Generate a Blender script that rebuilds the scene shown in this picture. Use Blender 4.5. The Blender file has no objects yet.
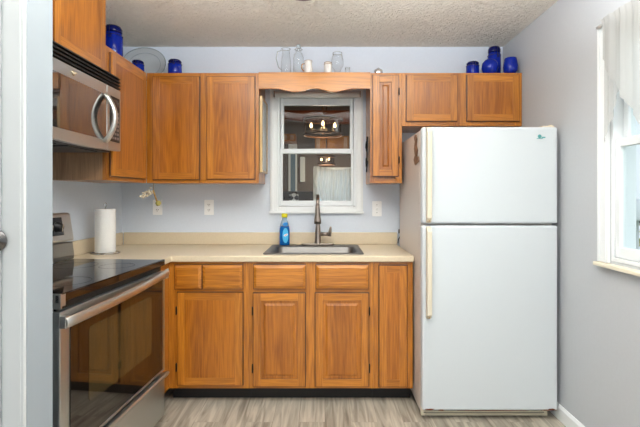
import bpy, bmesh, math, random
from mathutils import Vector
S = bpy.context.scene
C = S.collection
random.seed(4)
PI = math.pi

# ------------------------------------------------------------------ camera, world, lights, exposure
F = 426.0
cam_d = bpy.data.cameras.new('camera'); cam = bpy.data.objects.new('camera', cam_d); C.objects.link(cam)
cam.location = (0, 0, 1.295); cam.rotation_euler = (PI / 2, 0, 0)
cam_d.sensor_width = 36; cam_d.lens = F / 640 * 36
cam_d.shift_x = -5 / 640; cam_d.shift_y = -17.5 / 640
cam_d.clip_start = 0.02
S.camera = cam
S.view_settings.view_transform = 'Standard'; S.view_settings.look = 'None'
S.view_settings.gamma = 1; S.view_settings.use_curve_mapping = False
S.view_settings.exposure = 0.17
w = bpy.data.worlds.new('sky'); S.world = w; w.use_nodes = True
w.node_tree.nodes['Background'].inputs[0].default_value = (0.86, 0.93, 1.0, 1)
w.node_tree.nodes['Background'].inputs[1].default_value = 1.0

def area(name, loc, target, sx, sy, power, col):
    l = bpy.data.lights.new(name, 'AREA'); l.shape = 'RECTANGLE'; l.size = sx; l.size_y = sy
    l.energy = power; l.color = col
    o = bpy.data.objects.new(name, l); C.objects.link(o); o.location = loc
    o.rotation_euler = (Vector(target) - Vector(loc)).to_track_quat('-Z', 'Y').to_euler()
    return o
area('daylight_right_window', (2.7, 1.2, 1.9), (-0.2, 2.2, 1.1), 1.8, 1.8, 15, (0.88, 0.94, 1.0))
area('ceiling_fill', (0.0, 1.05, 2.42), (0.0, 1.0501, 0.0), 2.5, 1.8, 13, (0.94, 0.97, 1.0))  # added unseen fill panel under the ceiling, apart from the fixture
area('rear_ceiling_fill', (0.0, -1.0, 2.38), (0.0, -0.8, 0.0), 2.4, 2.0, 12, (0.94, 0.97, 1.0))  # added overhead fill behind the camera, no fixture stands there
area('uplight_fill', (0.05, 1.12, 2.14), (0.05, 1.19, 2.7), 1.7, 1.25, 84, (0.95, 0.975, 1.0))  # added unseen uplight that brightens the ceiling and upper walls
area('rear_fill', (0.3, -2.6, 1.5), (0.0, 3.0, 1.25), 3.2, 2.2, 41, (0.95, 0.98, 1.0))  # added frontal fill behind the camera; the rear wall has no window
area('porch_area_lamp', (1.2, 4.6, 2.2), (-0.6, 5.6, 1.2), 0.7, 0.7, 5, (1.0, 0.97, 0.93))  # unseen area lamp inside the closed room behind the sink window

# ------------------------------------------------------------------ materials
def srgb(r, g, b):
    f = lambda c: (c / 255 / 12.92) if c / 255 <= 0.04045 else ((c / 255 + 0.055) / 1.055) ** 2.4
    return (f(r), f(g), f(b), 1)

def mat(name, col, rough=0.5, metal=0.0, spec=0.5, **kw):
    m = bpy.data.materials.new(name); m.use_nodes = True
    p = m.node_tree.nodes['Principled BSDF']
    p.inputs['Base Color'].default_value = col; p.inputs['Roughness'].default_value = rough
    p.inputs['Metallic'].default_value = metal; p.inputs['Specular IOR Level'].default_value = spec
    for k, v in kw.items(): p.inputs[k.replace('_', ' ')].default_value = v
    return m

def noisy(m, scale, amount, bump=0.0, vec=(1, 1, 1), dist=0.002, detail=4):
    """gentle colour variation + bump from an object space noise"""
    nt = m.node_tree; N = nt.nodes; L = nt.links; p = N['Principled BSDF']
    tc = N.new('ShaderNodeTexCoord'); mp = N.new('ShaderNodeMapping'); mp.inputs['Scale'].default_value = vec
    no = N.new('ShaderNodeTexNoise'); no.inputs['Scale'].default_value = scale; no.inputs['Detail'].default_value = detail
    L.new(tc.outputs['Object'], mp.inputs[0]); L.new(mp.outputs[0], no.inputs['Vector'])
    c = p.inputs['Base Color'].default_value[:]
    r = N.new('ShaderNodeValToRGB')
    r.color_ramp.elements[0].position = 0.3; r.color_ramp.elements[1].position = 0.7
    r.color_ramp.elements[0].color = (c[0] * (1 - amount), c[1] * (1 - amount), c[2] * (1 - amount), 1)
    r.color_ramp.elements[1].color = tuple(min(1, x * (1 + amount)) for x in c[:3]) + (1,)
    L.new(no.outputs[0], r.inputs[0]); L.new(r.outputs[0], p.inputs['Base Color'])
    if bump:
        b = N.new('ShaderNodeBump'); b.inputs['Strength'].default_value = bump; b.inputs['Distance'].default_value = dist
        L.new(no.outputs[0], b.inputs['Height']); L.new(b.outputs[0], p.inputs['Normal'])
    return m

def oak(name, axis, light, dark, rough=0.3):
    m = bpy.data.materials.new(name); m.use_nodes = True
    nt = m.node_tree; N = nt.nodes; L = nt.links; p = N['Principled BSDF']
    tc = N.new('ShaderNodeTexCoord'); oi = N.new('ShaderNodeObjectInfo')
    mu = N.new('ShaderNodeMath'); mu.operation = 'MULTIPLY'; mu.inputs[1].default_value = 37.0
    L.new(oi.outputs['Random'], mu.inputs[0])
    va = N.new('ShaderNodeVectorMath'); va.operation = 'ADD'
    L.new(tc.outputs['Object'], va.inputs[0]); L.new(mu.outputs[0], va.inputs[1])
    def mapped(across, along):
        mp = N.new('ShaderNodeMapping'); s = [across] * 3; s[axis] = along
        mp.inputs['Scale'].default_value = s; L.new(va.outputs[0], mp.inputs[0]); return mp
    # cathedral figure: bands of a low noise field, stretched along the grain
    m1 = mapped(9, 1.0)
    n1 = N.new('ShaderNodeTexNoise'); n1.inputs['Scale'].default_value = 0.9; n1.inputs['Detail'].default_value = 1.5
    L.new(m1.outputs[0], n1.inputs['Vector'])
    k = N.new('ShaderNodeMath'); k.operation = 'MULTIPLY'; k.inputs[1].default_value = 60
    L.new(n1.outputs[0], k.inputs[0])
    sn = N.new('ShaderNodeMath'); sn.operation = 'SINE'; L.new(k.outputs[0], sn.inputs[0])
    # fine pores
    m2 = mapped(170, 5)
    n2 = N.new('ShaderNodeTexNoise'); n2.inputs['Scale'].default_value = 1.3; n2.inputs['Detail'].default_value = 4
    L.new(m2.outputs[0], n2.inputs['Vector'])
    # board to board tone
    m3 = mapped(14, 0.3)
    n3 = N.new('ShaderNodeTexNoise'); n3.inputs['Scale'].default_value = 0.8; n3.inputs['Detail'].default_value = 0
    L.new(m3.outputs[0], n3.inputs['Vector'])
    a = N.new('ShaderNodeMath'); a.operation = 'MULTIPLY_ADD'; a.inputs[1].default_value = 0.075
    L.new(sn.outputs[0], a.inputs[0]); L.new(n2.outputs[0], a.inputs[2])
    b = N.new('ShaderNodeMath'); b.operation = 'MULTIPLY_ADD'; b.inputs[1].default_value = 0.55
    L.new(n3.outputs[0], b.inputs[0]); L.new(a.outputs[0], b.inputs[2])
    r = N.new('ShaderNodeValToRGB'); e = r.color_ramp.elements
    e[0].position = 0.42; e[0].color = dark; e[1].position = 1.02; e[1].color = light
    L.new(b.outputs[0], r.inputs[0]); L.new(r.outputs[0], p.inputs['Base Color'])
    p.inputs['Roughness'].default_value = rough; p.inputs['Coat Weight'].default_value = 0.5
    p.inputs['Coat Roughness'].default_value = 0.25
    bp = N.new('ShaderNodeBump'); bp.inputs['Strength'].default_value = 0.12; bp.inputs['Distance'].default_value = 0.001
    L.new(n2.outputs[0], bp.inputs['Height']); L.new(bp.outputs[0], p.inputs['Normal'])
    return m

OL, OD = srgb(204, 130, 40), srgb(140, 78, 14)
oak_v = oak('oak_vertical_grain', 2, OL, OD)
oak_h = oak('oak_horizontal_grain', 0, OL, OD)
oak_y = oak('oak_depth_grain', 1, OL, OD)
oak_p = oak('oak_panel', 2, srgb(190, 115, 28), srgb(128, 68, 8))
oak_e = oak('oak_edge_stain_shade', 2, srgb(108, 58, 16), srgb(70, 34, 6))  # edge stain, dark enough to paint in shadow lines around the fronts
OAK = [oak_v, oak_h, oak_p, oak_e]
veneer = oak('cabinet_side_veneer', 2, srgb(190, 150, 112), srgb(140, 102, 70), 0.5)

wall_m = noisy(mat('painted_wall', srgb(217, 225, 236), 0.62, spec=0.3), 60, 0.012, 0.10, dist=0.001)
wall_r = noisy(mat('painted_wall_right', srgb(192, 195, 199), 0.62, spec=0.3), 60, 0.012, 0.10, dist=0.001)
white_trim = mat('white_trim_paint', srgb(236, 239, 240), 0.4)
vinyl = mat('white_vinyl', srgb(232, 236, 238), 0.35)
cream_sill = mat('cream_sill', srgb(232, 222, 200), 0.4)
white_app = noisy(mat('white_enamel', srgb(206, 212, 216), 0.6, spec=0.12), 300, 0.01, 0.06, dist=0.0005)
side_app = noisy(mat('almond_enamel_side', srgb(215, 206, 200), 0.4), 250, 0.02, 0.1, dist=0.0006)
cream = mat('cream_plastic', srgb(216, 206, 184), 0.4)
gasket = mat('grey_gasket', srgb(95, 92, 90), 0.7)
black = mat('black_plastic', srgb(18, 18, 19), 0.4)
blackgl = mat('black_ceramic_glass', srgb(10, 10, 12), 0.05, spec=0.8)
ovengl = mat('tinted_oven_glass', srgb(22, 17, 13), 0.04, spec=1.0)
ovenin = mat('oven_inner_window', srgb(66, 54, 32), 0.04, spec=1.0)
toe = mat('black_toe_kick', srgb(20, 18, 18), 0.6)
chrome = mat('chrome', srgb(215, 215, 215), 0.12, 1.0)
hingem = mat('aged_hinge_metal', srgb(55, 40, 28), 0.4, 0.7)
red = mat('red_print', srgb(190, 30, 30), 0.5)

def steel(name, col, rough=0.28, axis=0):
    m = mat(name, col, rough, 1.0); nt = m.node_tree; N = nt.nodes; L = nt.links; p = N['Principled BSDF']
    tc = N.new('ShaderNodeTexCoord'); mp = N.new('ShaderNodeMapping'); s = [900] * 3; s[axis] = 6
    mp.inputs['Scale'].default_value = s
    no = N.new('ShaderNodeTexNoise'); no.inputs['Scale'].default_value = 1; L.new(tc.outputs['Object'], mp.inputs[0]); L.new(mp.outputs[0], no.inputs['Vector'])
    bp = N.new('ShaderNodeBump'); bp.inputs['Strength'].default_value = 0.08; bp.inputs['Distance'].default_value = 0.0006
    L.new(no.outputs[0], bp.inputs['Height']); L.new(bp.outputs[0], p.inputs['Normal'])
    return m
steel_h = steel('brushed_stainless', srgb(196, 200, 200), 0.36)
steel_s = steel('sink_stainless', srgb(135, 133, 131), 0.5)
nickel = mat('brushed_nickel', srgb(160, 148, 138), 0.28, 1.0)

def clear(name, tint, ior=1.45, base=0.08):
    """thin clear glass: transparent with a Fresnel reflection"""
    m = bpy.data.materials.new(name); m.use_nodes = True; N = m.node_tree.nodes; L = m.node_tree.links
    N.remove(N['Principled BSDF']); out = N['Material Output']
    t = N.new('ShaderNodeBsdfTransparent'); t.inputs[0].default_value = tint
    g = N.new('ShaderNodeBsdfGlossy'); g.inputs['Roughness'].default_value = 0.02
    lf = N.new('ShaderNodeLayerWeight'); lf.inputs['Blend'].default_value = 0.5
    lw = N.new('ShaderNodeMath'); lw.operation = 'POWER'; lw.inputs[1].default_value = 4; L.new(lf.outputs['Facing'], lw.inputs[0])
    ad = N.new('ShaderNodeMath'); ad.operation = 'ADD'; ad.inputs[1].default_value = base; ad.use_clamp = True
    mx = N.new('ShaderNodeMixShader'); L.new(lw.outputs[0], ad.inputs[0]); L.new(ad.outputs[0], mx.inputs[0])
    L.new(t.outputs[0], mx.inputs[1]); L.new(g.outputs[0], mx.inputs[2]); L.new(mx.outputs[0], out.inputs[0])
    return m
pane_m = clear('window_glass', (0.93, 0.96, 0.96, 1), 1.45, 0.012)
glass_m = clear('clear_glassware', (0.985, 0.99, 0.99, 1), 1.5, 0.02)
smoke_m = clear('smoky_lamp_glass', (0.6, 0.55, 0.5, 1), 1.5, 0.05)
cobalt = mat('cobalt_blue_glass', srgb(14, 46, 172), 0.06, spec=0.8, Transmission_Weight=0.3, IOR=1.3)
cobalt_d = mat('cobalt_lid_glass', srgb(10, 22, 96), 0.08, spec=0.8, Transmission_Weight=0.2, IOR=1.3)
wire = mat('dark_wire', srgb(60, 52, 48), 0.35, 0.9)
porcelain = mat('white_porcelain', srgb(235, 232, 228), 0.25)
gold = mat('gold_rim', srgb(190, 140, 60), 0.25, 1.0)
paper = noisy(mat('paper_towel', srgb(240, 240, 238), 0.9, spec=0.1), 140, 0.02, 0.5, dist=0.0015)

# laminate counter
lam = noisy(mat('beige_laminate', srgb(218, 202, 174), 0.35), 90, 0.03, detail=8)
# ceiling: stomped texture
ceil_m = noisy(mat('textured_ceiling', srgb(246, 241, 230), 0.9, spec=0.1), 26, 0.03, 1.0, dist=0.032, detail=4)
nd = ceil_m.node_tree.nodes
for n_ in nd:
    if n_.type == 'TEX_NOISE': n_.inputs['Distortion'].default_value = 1.6; n_.inputs['Roughness'].default_value = 0.6

# floor planks running toward the window wall
def floor_mat():
    m = bpy.data.materials.new('grey_brown_wood_planks'); m.use_nodes = True
    nt = m.node_tree; N = nt.nodes; L = nt.links; p = N['Principled BSDF']
    tc = N.new('ShaderNodeTexCoord'); mp = N.new('ShaderNodeMapping'); mp.inputs['Rotation'].default_value = (0, 0, PI / 2)
    L.new(tc.outputs['Object'], mp.inputs[0])
    br = N.new('ShaderNodeTexBrick'); br.inputs['Scale'].default_value = 1
    br.inputs['Brick Width'].default_value = 1.22; br.inputs['Row Height'].default_value = 0.15
    br.inputs['Mortar Size'].default_value = 0.0015; br.inputs['Color1'].default_value = (0.25, 0.25, 0.25, 1)
    br.inputs['Color2'].default_value = (0.75, 0.75, 0.75, 1); br.inputs['Mortar'].default_value = (0, 0, 0, 1); br.offset = 0.37
    L.new(mp.outputs[0], br.inputs['Vector'])
    m2 = N.new('ShaderNodeMapping'); m2.inputs['Scale'].default_value = (26, 2.2, 1)
    L.new(tc.outputs['Object'], m2.inputs[0])
    off = N.new('ShaderNodeVectorMath'); off.operation = 'ADD'
    sc = N.new('ShaderNodeVectorMath'); sc.operation = 'SCALE'; sc.inputs['Scale'].default_value = 9
    L.new(br.outputs[0], sc.inputs[0]); L.new(sc.outputs[0], off.inputs[0]); L.new(m2.outputs[0], off.inputs[1])
    no = N.new('ShaderNodeTexNoise'); no.inputs['Scale'].default_value = 1; no.inputs['Detail'].default_value = 6
    no.inputs['Distortion'].default_value = 1.2
    L.new(off.outputs[0], no.inputs['Vector'])
    a = N.new('ShaderNodeMath'); a.operation = 'MULTIPLY_ADD'; a.inputs[1].default_value = 0.16
    L.new(br.outputs[0], a.inputs[0]); L.new(no.outputs[0], a.inputs[2])
    r = N.new('ShaderNodeValToRGB'); e = r.color_ramp.elements
    e[0].position = 0.36; e[0].color = srgb(124, 115, 102); e[1].position = 0.74; e[1].color = srgb(197, 189, 174)
    L.new(a.outputs[0], r.inputs[0]); L.new(r.outputs[0], p.inputs['Base Color'])
    p.inputs['Roughness'].default_value = 0.42
    return m
floor_m = floor_mat()

# ------------------------------------------------------------------ mesh helpers
class MB:
    def __init__(s): s.v = []; s.f = []; s.mi = []; s.sm = []
    def _add(s, vs, fs, mi=0, smooth=False):
        b = len(s.v); s.v += [tuple(v) for v in vs]
        for f in fs: s.f.append([b + i for i in f]); s.mi.append(mi); s.sm.append(smooth)
        return s
    def box(s, x0, x1, y0, y1, z0, z1, mi=0):
        vs = [(x0, y0, z0), (x1, y0, z0), (x1, y1, z0), (x0, y1, z0), (x0, y0, z1), (x1, y0, z1), (x1, y1, z1), (x0, y1, z1)]
        return s._add(vs, [(0, 3, 2, 1), (4, 5, 6, 7), (0, 1, 5, 4), (1, 2, 6, 5), (2, 3, 7, 6), (3, 0, 4, 7)], mi)
    def prism(s, poly, a0, a1, axis='y', mi=0, smooth=False):
        n = len(poly)
        def pt(p, a):
            return (p[0], a, p[1]) if axis == 'y' else (p[0], p[1], a) if axis == 'z' else (a, p[0], p[1])
        vs = [pt(p, a0) for p in poly] + [pt(p, a1) for p in poly]
        s._add(vs, [tuple(range(n)), tuple(range(2 * n - 1, n - 1, -1))], mi)
        b = len(s.v) - 2 * n
        for i in range(n):
            j = (i + 1) % n
            s.f.append([b + i, b + n + i, b + n + j, b + j]); s.mi.append(mi); s.sm.append(smooth)
        return s
    def lathe(s, prof, c=(0, 0, 0), n=24, mi=0, sx=1, sy=1, caps=True):
        vs = []
        for r, z in prof:
            for k in range(n):
                a = 2 * PI * k / n; vs.append((c[0] + r * sx * math.cos(a), c[1] + r * sy * math.sin(a), c[2] + z))
        fs = [(i * n + k, i * n + (k + 1) % n, (i + 1) * n + (k + 1) % n, (i + 1) * n + k) for i in range(len(prof) - 1) for k in range(n)]
        s._add(vs, fs, mi, True)
        b = len(s.v) - len(vs)
        if caps:
            if prof[0][0] > 1e-5: s.f.append([b + k for k in range(n - 1, -1, -1)]); s.mi.append(mi); s.sm.append(False)
            if prof[-1][0] > 1e-5: s.f.append([b + (len(prof) - 1) * n + k for k in range(n)]); s.mi.append(mi); s.sm.append(False)
        return s
    def tube(s, pts, r, n=10, mi=0, sy=1.0):
        pts = [Vector(p) for p in pts]; rs = r if isinstance(r, (list, tuple)) else [r] * len(pts); vs = []
        up = Vector((0, 0, 1)); t0 = (pts[1] - pts[0]).normalized()
        if abs(t0.dot(up)) > 0.9: up = Vector((0, 1, 0))
        u = (up - t0 * up.dot(t0)).normalized()
        for i, p in enumerate(pts):
            t = (pts[min(i + 1, len(pts) - 1)] - pts[max(i - 1, 0)]).normalized()
            u = (u - t * u.dot(t)).normalized(); w_ = t.cross(u)
            for k in range(n):
                a = 2 * PI * k / n; vs.append(p + u * (rs[i] * math.cos(a)) + w_ * (rs[i] * sy * math.sin(a)))
        fs = [(i * n + k, i * n + (k + 1) % n, (i + 1) * n + (k + 1) % n, (i + 1) * n + k) for i in range(len(pts) - 1) for k in range(n)]
        fs += [tuple(range(n - 1, -1, -1)), tuple((len(pts) - 1) * n + k for k in range(n))]
        return s._add(vs, fs, mi, True)
    def rings(s, w_, h, lst, mi=0):
        """nested rectangles on a w x h front; lst = (inset, y)"""
        vs = []
        for i, y in lst: vs += [(i, y, i), (w_ - i, y, i), (w_ - i, y, h - i), (i, y, h - i)]
        fs = [(4 * a + k, 4 * a + (k + 1) % 4, 4 * a + 4 + (k + 1) % 4, 4 * a + 4 + k) for a in range(len(lst) - 1) for k in range(4)]
        fs.append(tuple(4 * (len(lst) - 1) + k for k in range(4))); fs.append((3, 2, 1, 0))
        return s._add(vs, fs, mi)
    def build(s, name, mats, parent=None, bevel=0.0, loc=None, seg=2):
        me = bpy.data.meshes.new(name); me.from_pydata(s.v, [], s.f); me.update()
        for p, mi, sm in zip(me.polygons, s.mi, s.sm): p.material_index = mi; p.use_smooth = sm
        bm = bmesh.new(); bm.from_mesh(me); bmesh.ops.recalc_face_normals(bm, faces=bm.faces); bm.to_mesh(me); bm.free()
        for m in (mats if isinstance(mats, (list, tuple)) else [mats]): me.materials.append(m)
        o = bpy.data.objects.new(name, me); C.objects.link(o)
        if loc: o.location = loc
        if parent: o.parent = parent
        if bevel:
            b = o.modifiers.new('bevel', 'BEVEL'); b.width = bevel; b.segments = seg; b.limit_method = 'ANGLE'; b.angle_limit = 0.6
        return o

def tag(o, label, cat, group=None, kind=None):
    if label: o['label'] = label
    if cat: o['category'] = cat
    if group: o['group'] = group
    if kind: o['kind'] = kind
    return o
def empty(name, loc, rz=0):
    o = bpy.data.objects.new(name, None); C.objects.link(o); o.location = loc; o.rotation_euler = (0, 0, rz)
    o.empty_display_size = 0.1; return o
def struct(o): o['kind'] = 'structure'; return o

# ------------------------------------------------------------------ the setting
XL, XR, YB, ZC = -1.56, 1.365, 3.27, 2.44
struct(MB().box(-2.6, 1.6, -3.1, 3.40, -0.08, 0).build('floor', floor_m))
struct(MB().box(-2.6, 1.6, -3.1, 3.40, ZC, ZC + 0.08).build('ceiling', ceil_m))
# back wall with the window hole
HX0, HX1, HZ0, HZ1 = -0.365, 0.24, 1.205, 2.075
b = MB(); b.box(-2.6, HX0, YB, YB + .12, 0, ZC); b.box(HX1, 1.6, YB, YB + .12, 0, ZC)
b.box(HX0, HX1, YB, YB + .12, 0, HZ0); b.box(HX0, HX1, YB, YB + .12, HZ1, ZC)
struct(b.build('wall_back', wall_m))
struct(MB().box(XL - .12, XL, 1.37, YB, 0, ZC).build('wall_left', wall_m))
# right wall with the second window hole
WY0, WY1, WZ0, WZ1 = 1.02, 2.035, 0.985, 2.065
b = MB(); b.box(XR, XR + .12, -3.0, WY0, 0, ZC); b.box(XR, XR + .12, WY1, YB, 0, ZC)
b.box(XR, XR + .12, WY0, WY1, 0, WZ0); b.box(XR, XR + .12, WY0, WY1, WZ1, ZC)
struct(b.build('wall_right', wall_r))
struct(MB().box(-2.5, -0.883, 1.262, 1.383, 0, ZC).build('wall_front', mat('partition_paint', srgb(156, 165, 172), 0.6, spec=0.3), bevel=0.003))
struct(MB().box(-2.5, -2.4, -3.0, 1.262, 0, ZC).build('wall_side', wall_m))
struct(MB().box(-2.5, XR, -3.1, -3.0, 0, ZC).build('wall_rear', wall_m))
struct(MB().prism([(0, 0), (0.013, 0), (0.013, 0.07), (0.004, 0.085), (0, 0.085)], -2.99, YB, 'y').build('baseboard_right', white_trim)).location = (XR, 0, 0)
bpy.data.objects['baseboard_right'].scale = (-1, 1, 1)
# door casing and door on the near partition
b = MB(); b.box(-0.948, -0.884, 1.250, 1.2615, 0, 2.08); b.box(-0.941, -0.892, 1.247, 1.250, 0, 2.07)
b.box(-1.80, -0.948, 1.250, 1.2615, 2.02, 2.08)
struct(b.build('trim_1', mat('door_casing_paint', srgb(205, 209, 210), 0.5), bevel=0.003))
d = struct(MB().box(-1.78, -0.953, 1.242, 1.2608, 0.01, 2.015).build('door_1', white_trim, bevel=0.002))
k = MB(); k.lathe([(0.0, 0.062), (0.017, 0.06), (0.026, 0.05), (0.027, 0.036), (0.018, 0.022), (0.012, 0.016), (0.012, 0.006), (0.026, 0.005), (0.026, 0)], n=24)
kn = k.build('door_knob', mat('dark_chrome', srgb(120, 118, 118), 0.2, 1.0), d); kn.location = (-0.957, 1.2415, 1.165); kn.rotation_euler = (PI / 2, 0, 0); kn.scale = (1.2, 1.2, 1)
k.build('latch_plate', chrome, d); bpy.data.objects['latch_plate'].location = (-0.980, 1.2419, 1.1649); bpy.data.objects['latch_plate'].rotation_euler = (PI / 2, 0, 0); bpy.data.objects['latch_plate'].scale = (1.25, 1.9, 0.18)

# ---- window over the sink
win = struct(empty('window_1', (-0.06, YB, 1.16)))
def wbuild(mb, name, m, par=win, bevel=0.002, base=(-0.06, YB, 1.16)):
    mb.v = [(v[0] - base[0], v[1] - base[1], v[2] - base[2]) for v in mb.v]; return mb.build(name, m, par, bevel)
b = MB()
b.box(-0.42, -0.362, YB - .016, YB - .0005, 1.18, 2.12); b.box(0.238, 0.29, YB - .016, YB - .0005, 1.18, 2.12)
b.box(-0.362, 0.238, YB - .016, YB - .0005, 2.06, 2.12)
b.box(-0.410, -0.395, YB - .021, YB - .016, 1.18, 2.12); b.box(0.266, 0.28, YB - .021, YB - .016, 1.18, 2.12)
wbuild(b, 'window_casing', white_trim)
wbuild(MB().box(-0.425, 0.295, YB - .03, YB + .02, 1.162, 1.178).box(-0.42, 0.29, YB - .014, YB - .0005, 1.178, 1.215), 'window_sill', white_trim)
b = MB()   # jamb liners
b.box(HX0 + .001, -0.348, YB, YB + .11, HZ0 + .012, HZ1 - .001); b.box(0.222, HX1 - .001, YB, YB + .11, HZ0 + .012, HZ1 - .001)
b.box(-0.348, 0.222, YB, YB + .11, 2.058, HZ1 - .001); b.box(-0.348, 0.222, YB, YB + .11, HZ0 + .012, 1.222)
wbuild(b, 'window_frame', vinyl)
def sash(par, base, x0, x1, z0, z1, y0, y1, fs, ft, fb, name='sash'):
    m = MB(); m.box(x0, x0 + fs, y0, y1, z0, z1); m.box(x1 - fs, x1, y0, y1, z0, z1)
    m.box(x0 + fs, x1 - fs, y0, y1, z0, z0 + fb); m.box(x0 + fs, x1 - fs, y0, y1, z1 - ft, z1)
    s_ = wbuild(m, name, vinyl, par, 0.004, base)
    p = MB().box(x0 + fs, x1 - fs, (y0 + y1) / 2 - .002, (y0 + y1) / 2 + .002, z0 + fb, z1 - ft)
    wbuild(p, 'pane', pane_m, s_, 0, base)
    return s_
B1 = (-0.06, YB, 1.16)
sash(win, B1, -0.347, 0.221, 1.223, 1.66, YB + .012, YB + .042, 0.02, 0.038, 0.036)
sash(win, B1, -0.347, 0.221, 1.625, 2.057, YB + .052, YB + .082, 0.026, 0.055, 0.034)
tag(MB().tube([(-0.38, YB - .042, 2.062), (0.262, YB - .042, 2.062)], 0.021, 16).build('roller_blind', mat('blind_cloth', srgb(240, 241, 238), 0.7)),
    'rolled-up white roller blind at the top of the sink window', 'blind')
rb = bpy.data.objects['roller_blind']
for x in (-0.386, 0.262): 
    MB().box(x, x + .006, YB - .064, YB - .0165, 2.038, 2.088).build('bracket', chrome, rb)

# ---- window in the right wall
win2 = struct(empty('window_2', (XR, 1.53, 0.95))); B2 = (XR, 1.53, 0.95)
b = MB(); b.box(XR - .016, XR - .0005, WY1, 2.107, 0.975, 2.136); b.box(XR - .016, XR - .0005, 0.95, WY0, 0.975, 2.136)
b.box(XR - .016, XR - .0005, WY0, WY1, WZ1, 2.136); b.box(XR - .022, XR - .016, 2.088, 2.104, 0.975, 2.13); b.box(XR - .022, XR - .016, 2.04, 2.05, 0.975, 2.06)
wbuild(b, 'window_casing', white_trim, win2, 0.002, B2)
wbuild(MB().box(XR - .036, XR + .02, 0.93, 2.117, 0.953, 0.972), 'window_sill', cream_sill, win2, 0.004, B2)
b = MB(); b.box(XR, XR + .11, 2.018, WY1 - .001, WZ0 + .001, WZ1 - .001); b.box(XR, XR + .11, WY0 + .001, 1.04, WZ0 + .001, WZ1 - .001)
b.box(XR, XR + .11, 1.04, 2.018, WZ1 - .02, WZ1 - .001); b.box(XR, XR + .11, 1.04, 2.018, WZ0 + .001, WZ0 + .02)
wbuild(b, 'window_frame', vinyl, win2, 0.002, B2)
def sash_r(z0, z1, x0, x1, ft, fb):
    m = MB(); m.box(x0, x1, 1.041, 1.075, z0, z1); m.box(x0, x1, 1.983, 2.017, z0, z1)
    m.box(x0, x1, 1.075, 1.983, z0, z0 + fb); m.box(x0, x1, 1.075, 1.983, z1 - ft, z1)
    s_ = wbuild(m, 'sash', vinyl, win2, 0.004, B2)
    wbuild(MB().box((x0 + x1) / 2 - .002, (x0 + x1) / 2 + .002, 1.075, 1.983, z0 + fb, z1 - ft), 'pane', pane_m, s_, 0, B2)
sash_r(WZ0 + .021, 1.565, XR + .008, XR + .038, 0.04, 0.05)
sash_r(1.53, WZ1 - .021, XR + .046, XR + .076, 0.04, 0.035)

# ------------------------------------------------------------------ cabinets
def panel_door(w_, h, style, fw=0.045, t=0.019):
    """cabinet door: stiles (vertical grain), rails (horizontal grain), inset panel; front at y=-t"""
    m = MB()
    m.box(0, fw, -t, -.001, 0, h, 0); m.box(w_ - fw, w_, -t, -.001, 0, h, 0)
    m.box(fw, w_ - fw, -t, -.001, 0, fw, 1); m.box(fw, w_ - fw, -t, -.001, h - fw, h, 1)
    e_ = .0055  # lip width, widened so its dark colour paints the door's cast shadow
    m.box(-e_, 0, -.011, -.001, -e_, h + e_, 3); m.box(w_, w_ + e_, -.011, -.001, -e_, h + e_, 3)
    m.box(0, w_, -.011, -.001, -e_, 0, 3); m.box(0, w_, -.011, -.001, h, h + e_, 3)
    pw, ph = w_ - 2 * fw, h - 2 * fw
    r = MB()
    if style == 'flat': lst = [(0, -t + .001), (0.009, -t + .0085), (0.0095, -t + .010)]
    elif style == 'raised': lst = [(0, -t + .006), (0.004, -t + .010), (0.008, -t + .010), (0.028, -t + .002), (0.029, -t + .001)]
    g_ = .0015
    m._add([], []); 
    for a0, a1, c0, c1 in ((0, g_, 0, ph), (pw - g_, pw, 0, ph), (g_, pw - g_, 0, g_), (g_, pw - g_, ph - g_, ph)): m.box(fw + a0, fw + a1, -t + .0025, -t + .0115, fw + c0, fw + c1, 3)  # stained groove, its dark tone also painting shade along the panel joint
    r.rings(pw, ph, lst, 2)
    m._add([(v[0] + fw, v[1], v[2] + fw) for v in r.v], r.f, 2)
    return m
def drawer_front(w_, h):
    return MB().rings(w_, h, [(0, -.0095), (0, -.013), (0.005, -.0145), (0.017, -.019), (0.018, -.0195)], 1).box(-.004, w_ + .004, -.009, -.001, -.004, h + .004, 3)  # dark lip around the slab paints in the drawer's edge shadow
def hinge(par, x, z, w_=0.008):
    h = MB().box(x - w_ / 2, x + w_ / 2, -.021, -.001, z - .024, z + .024); h.tube([(x, -.021, z - .024), (x, -.021, z + .024)], 0.004, 8)
    return h.build('hinge', hingem, par)

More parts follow.
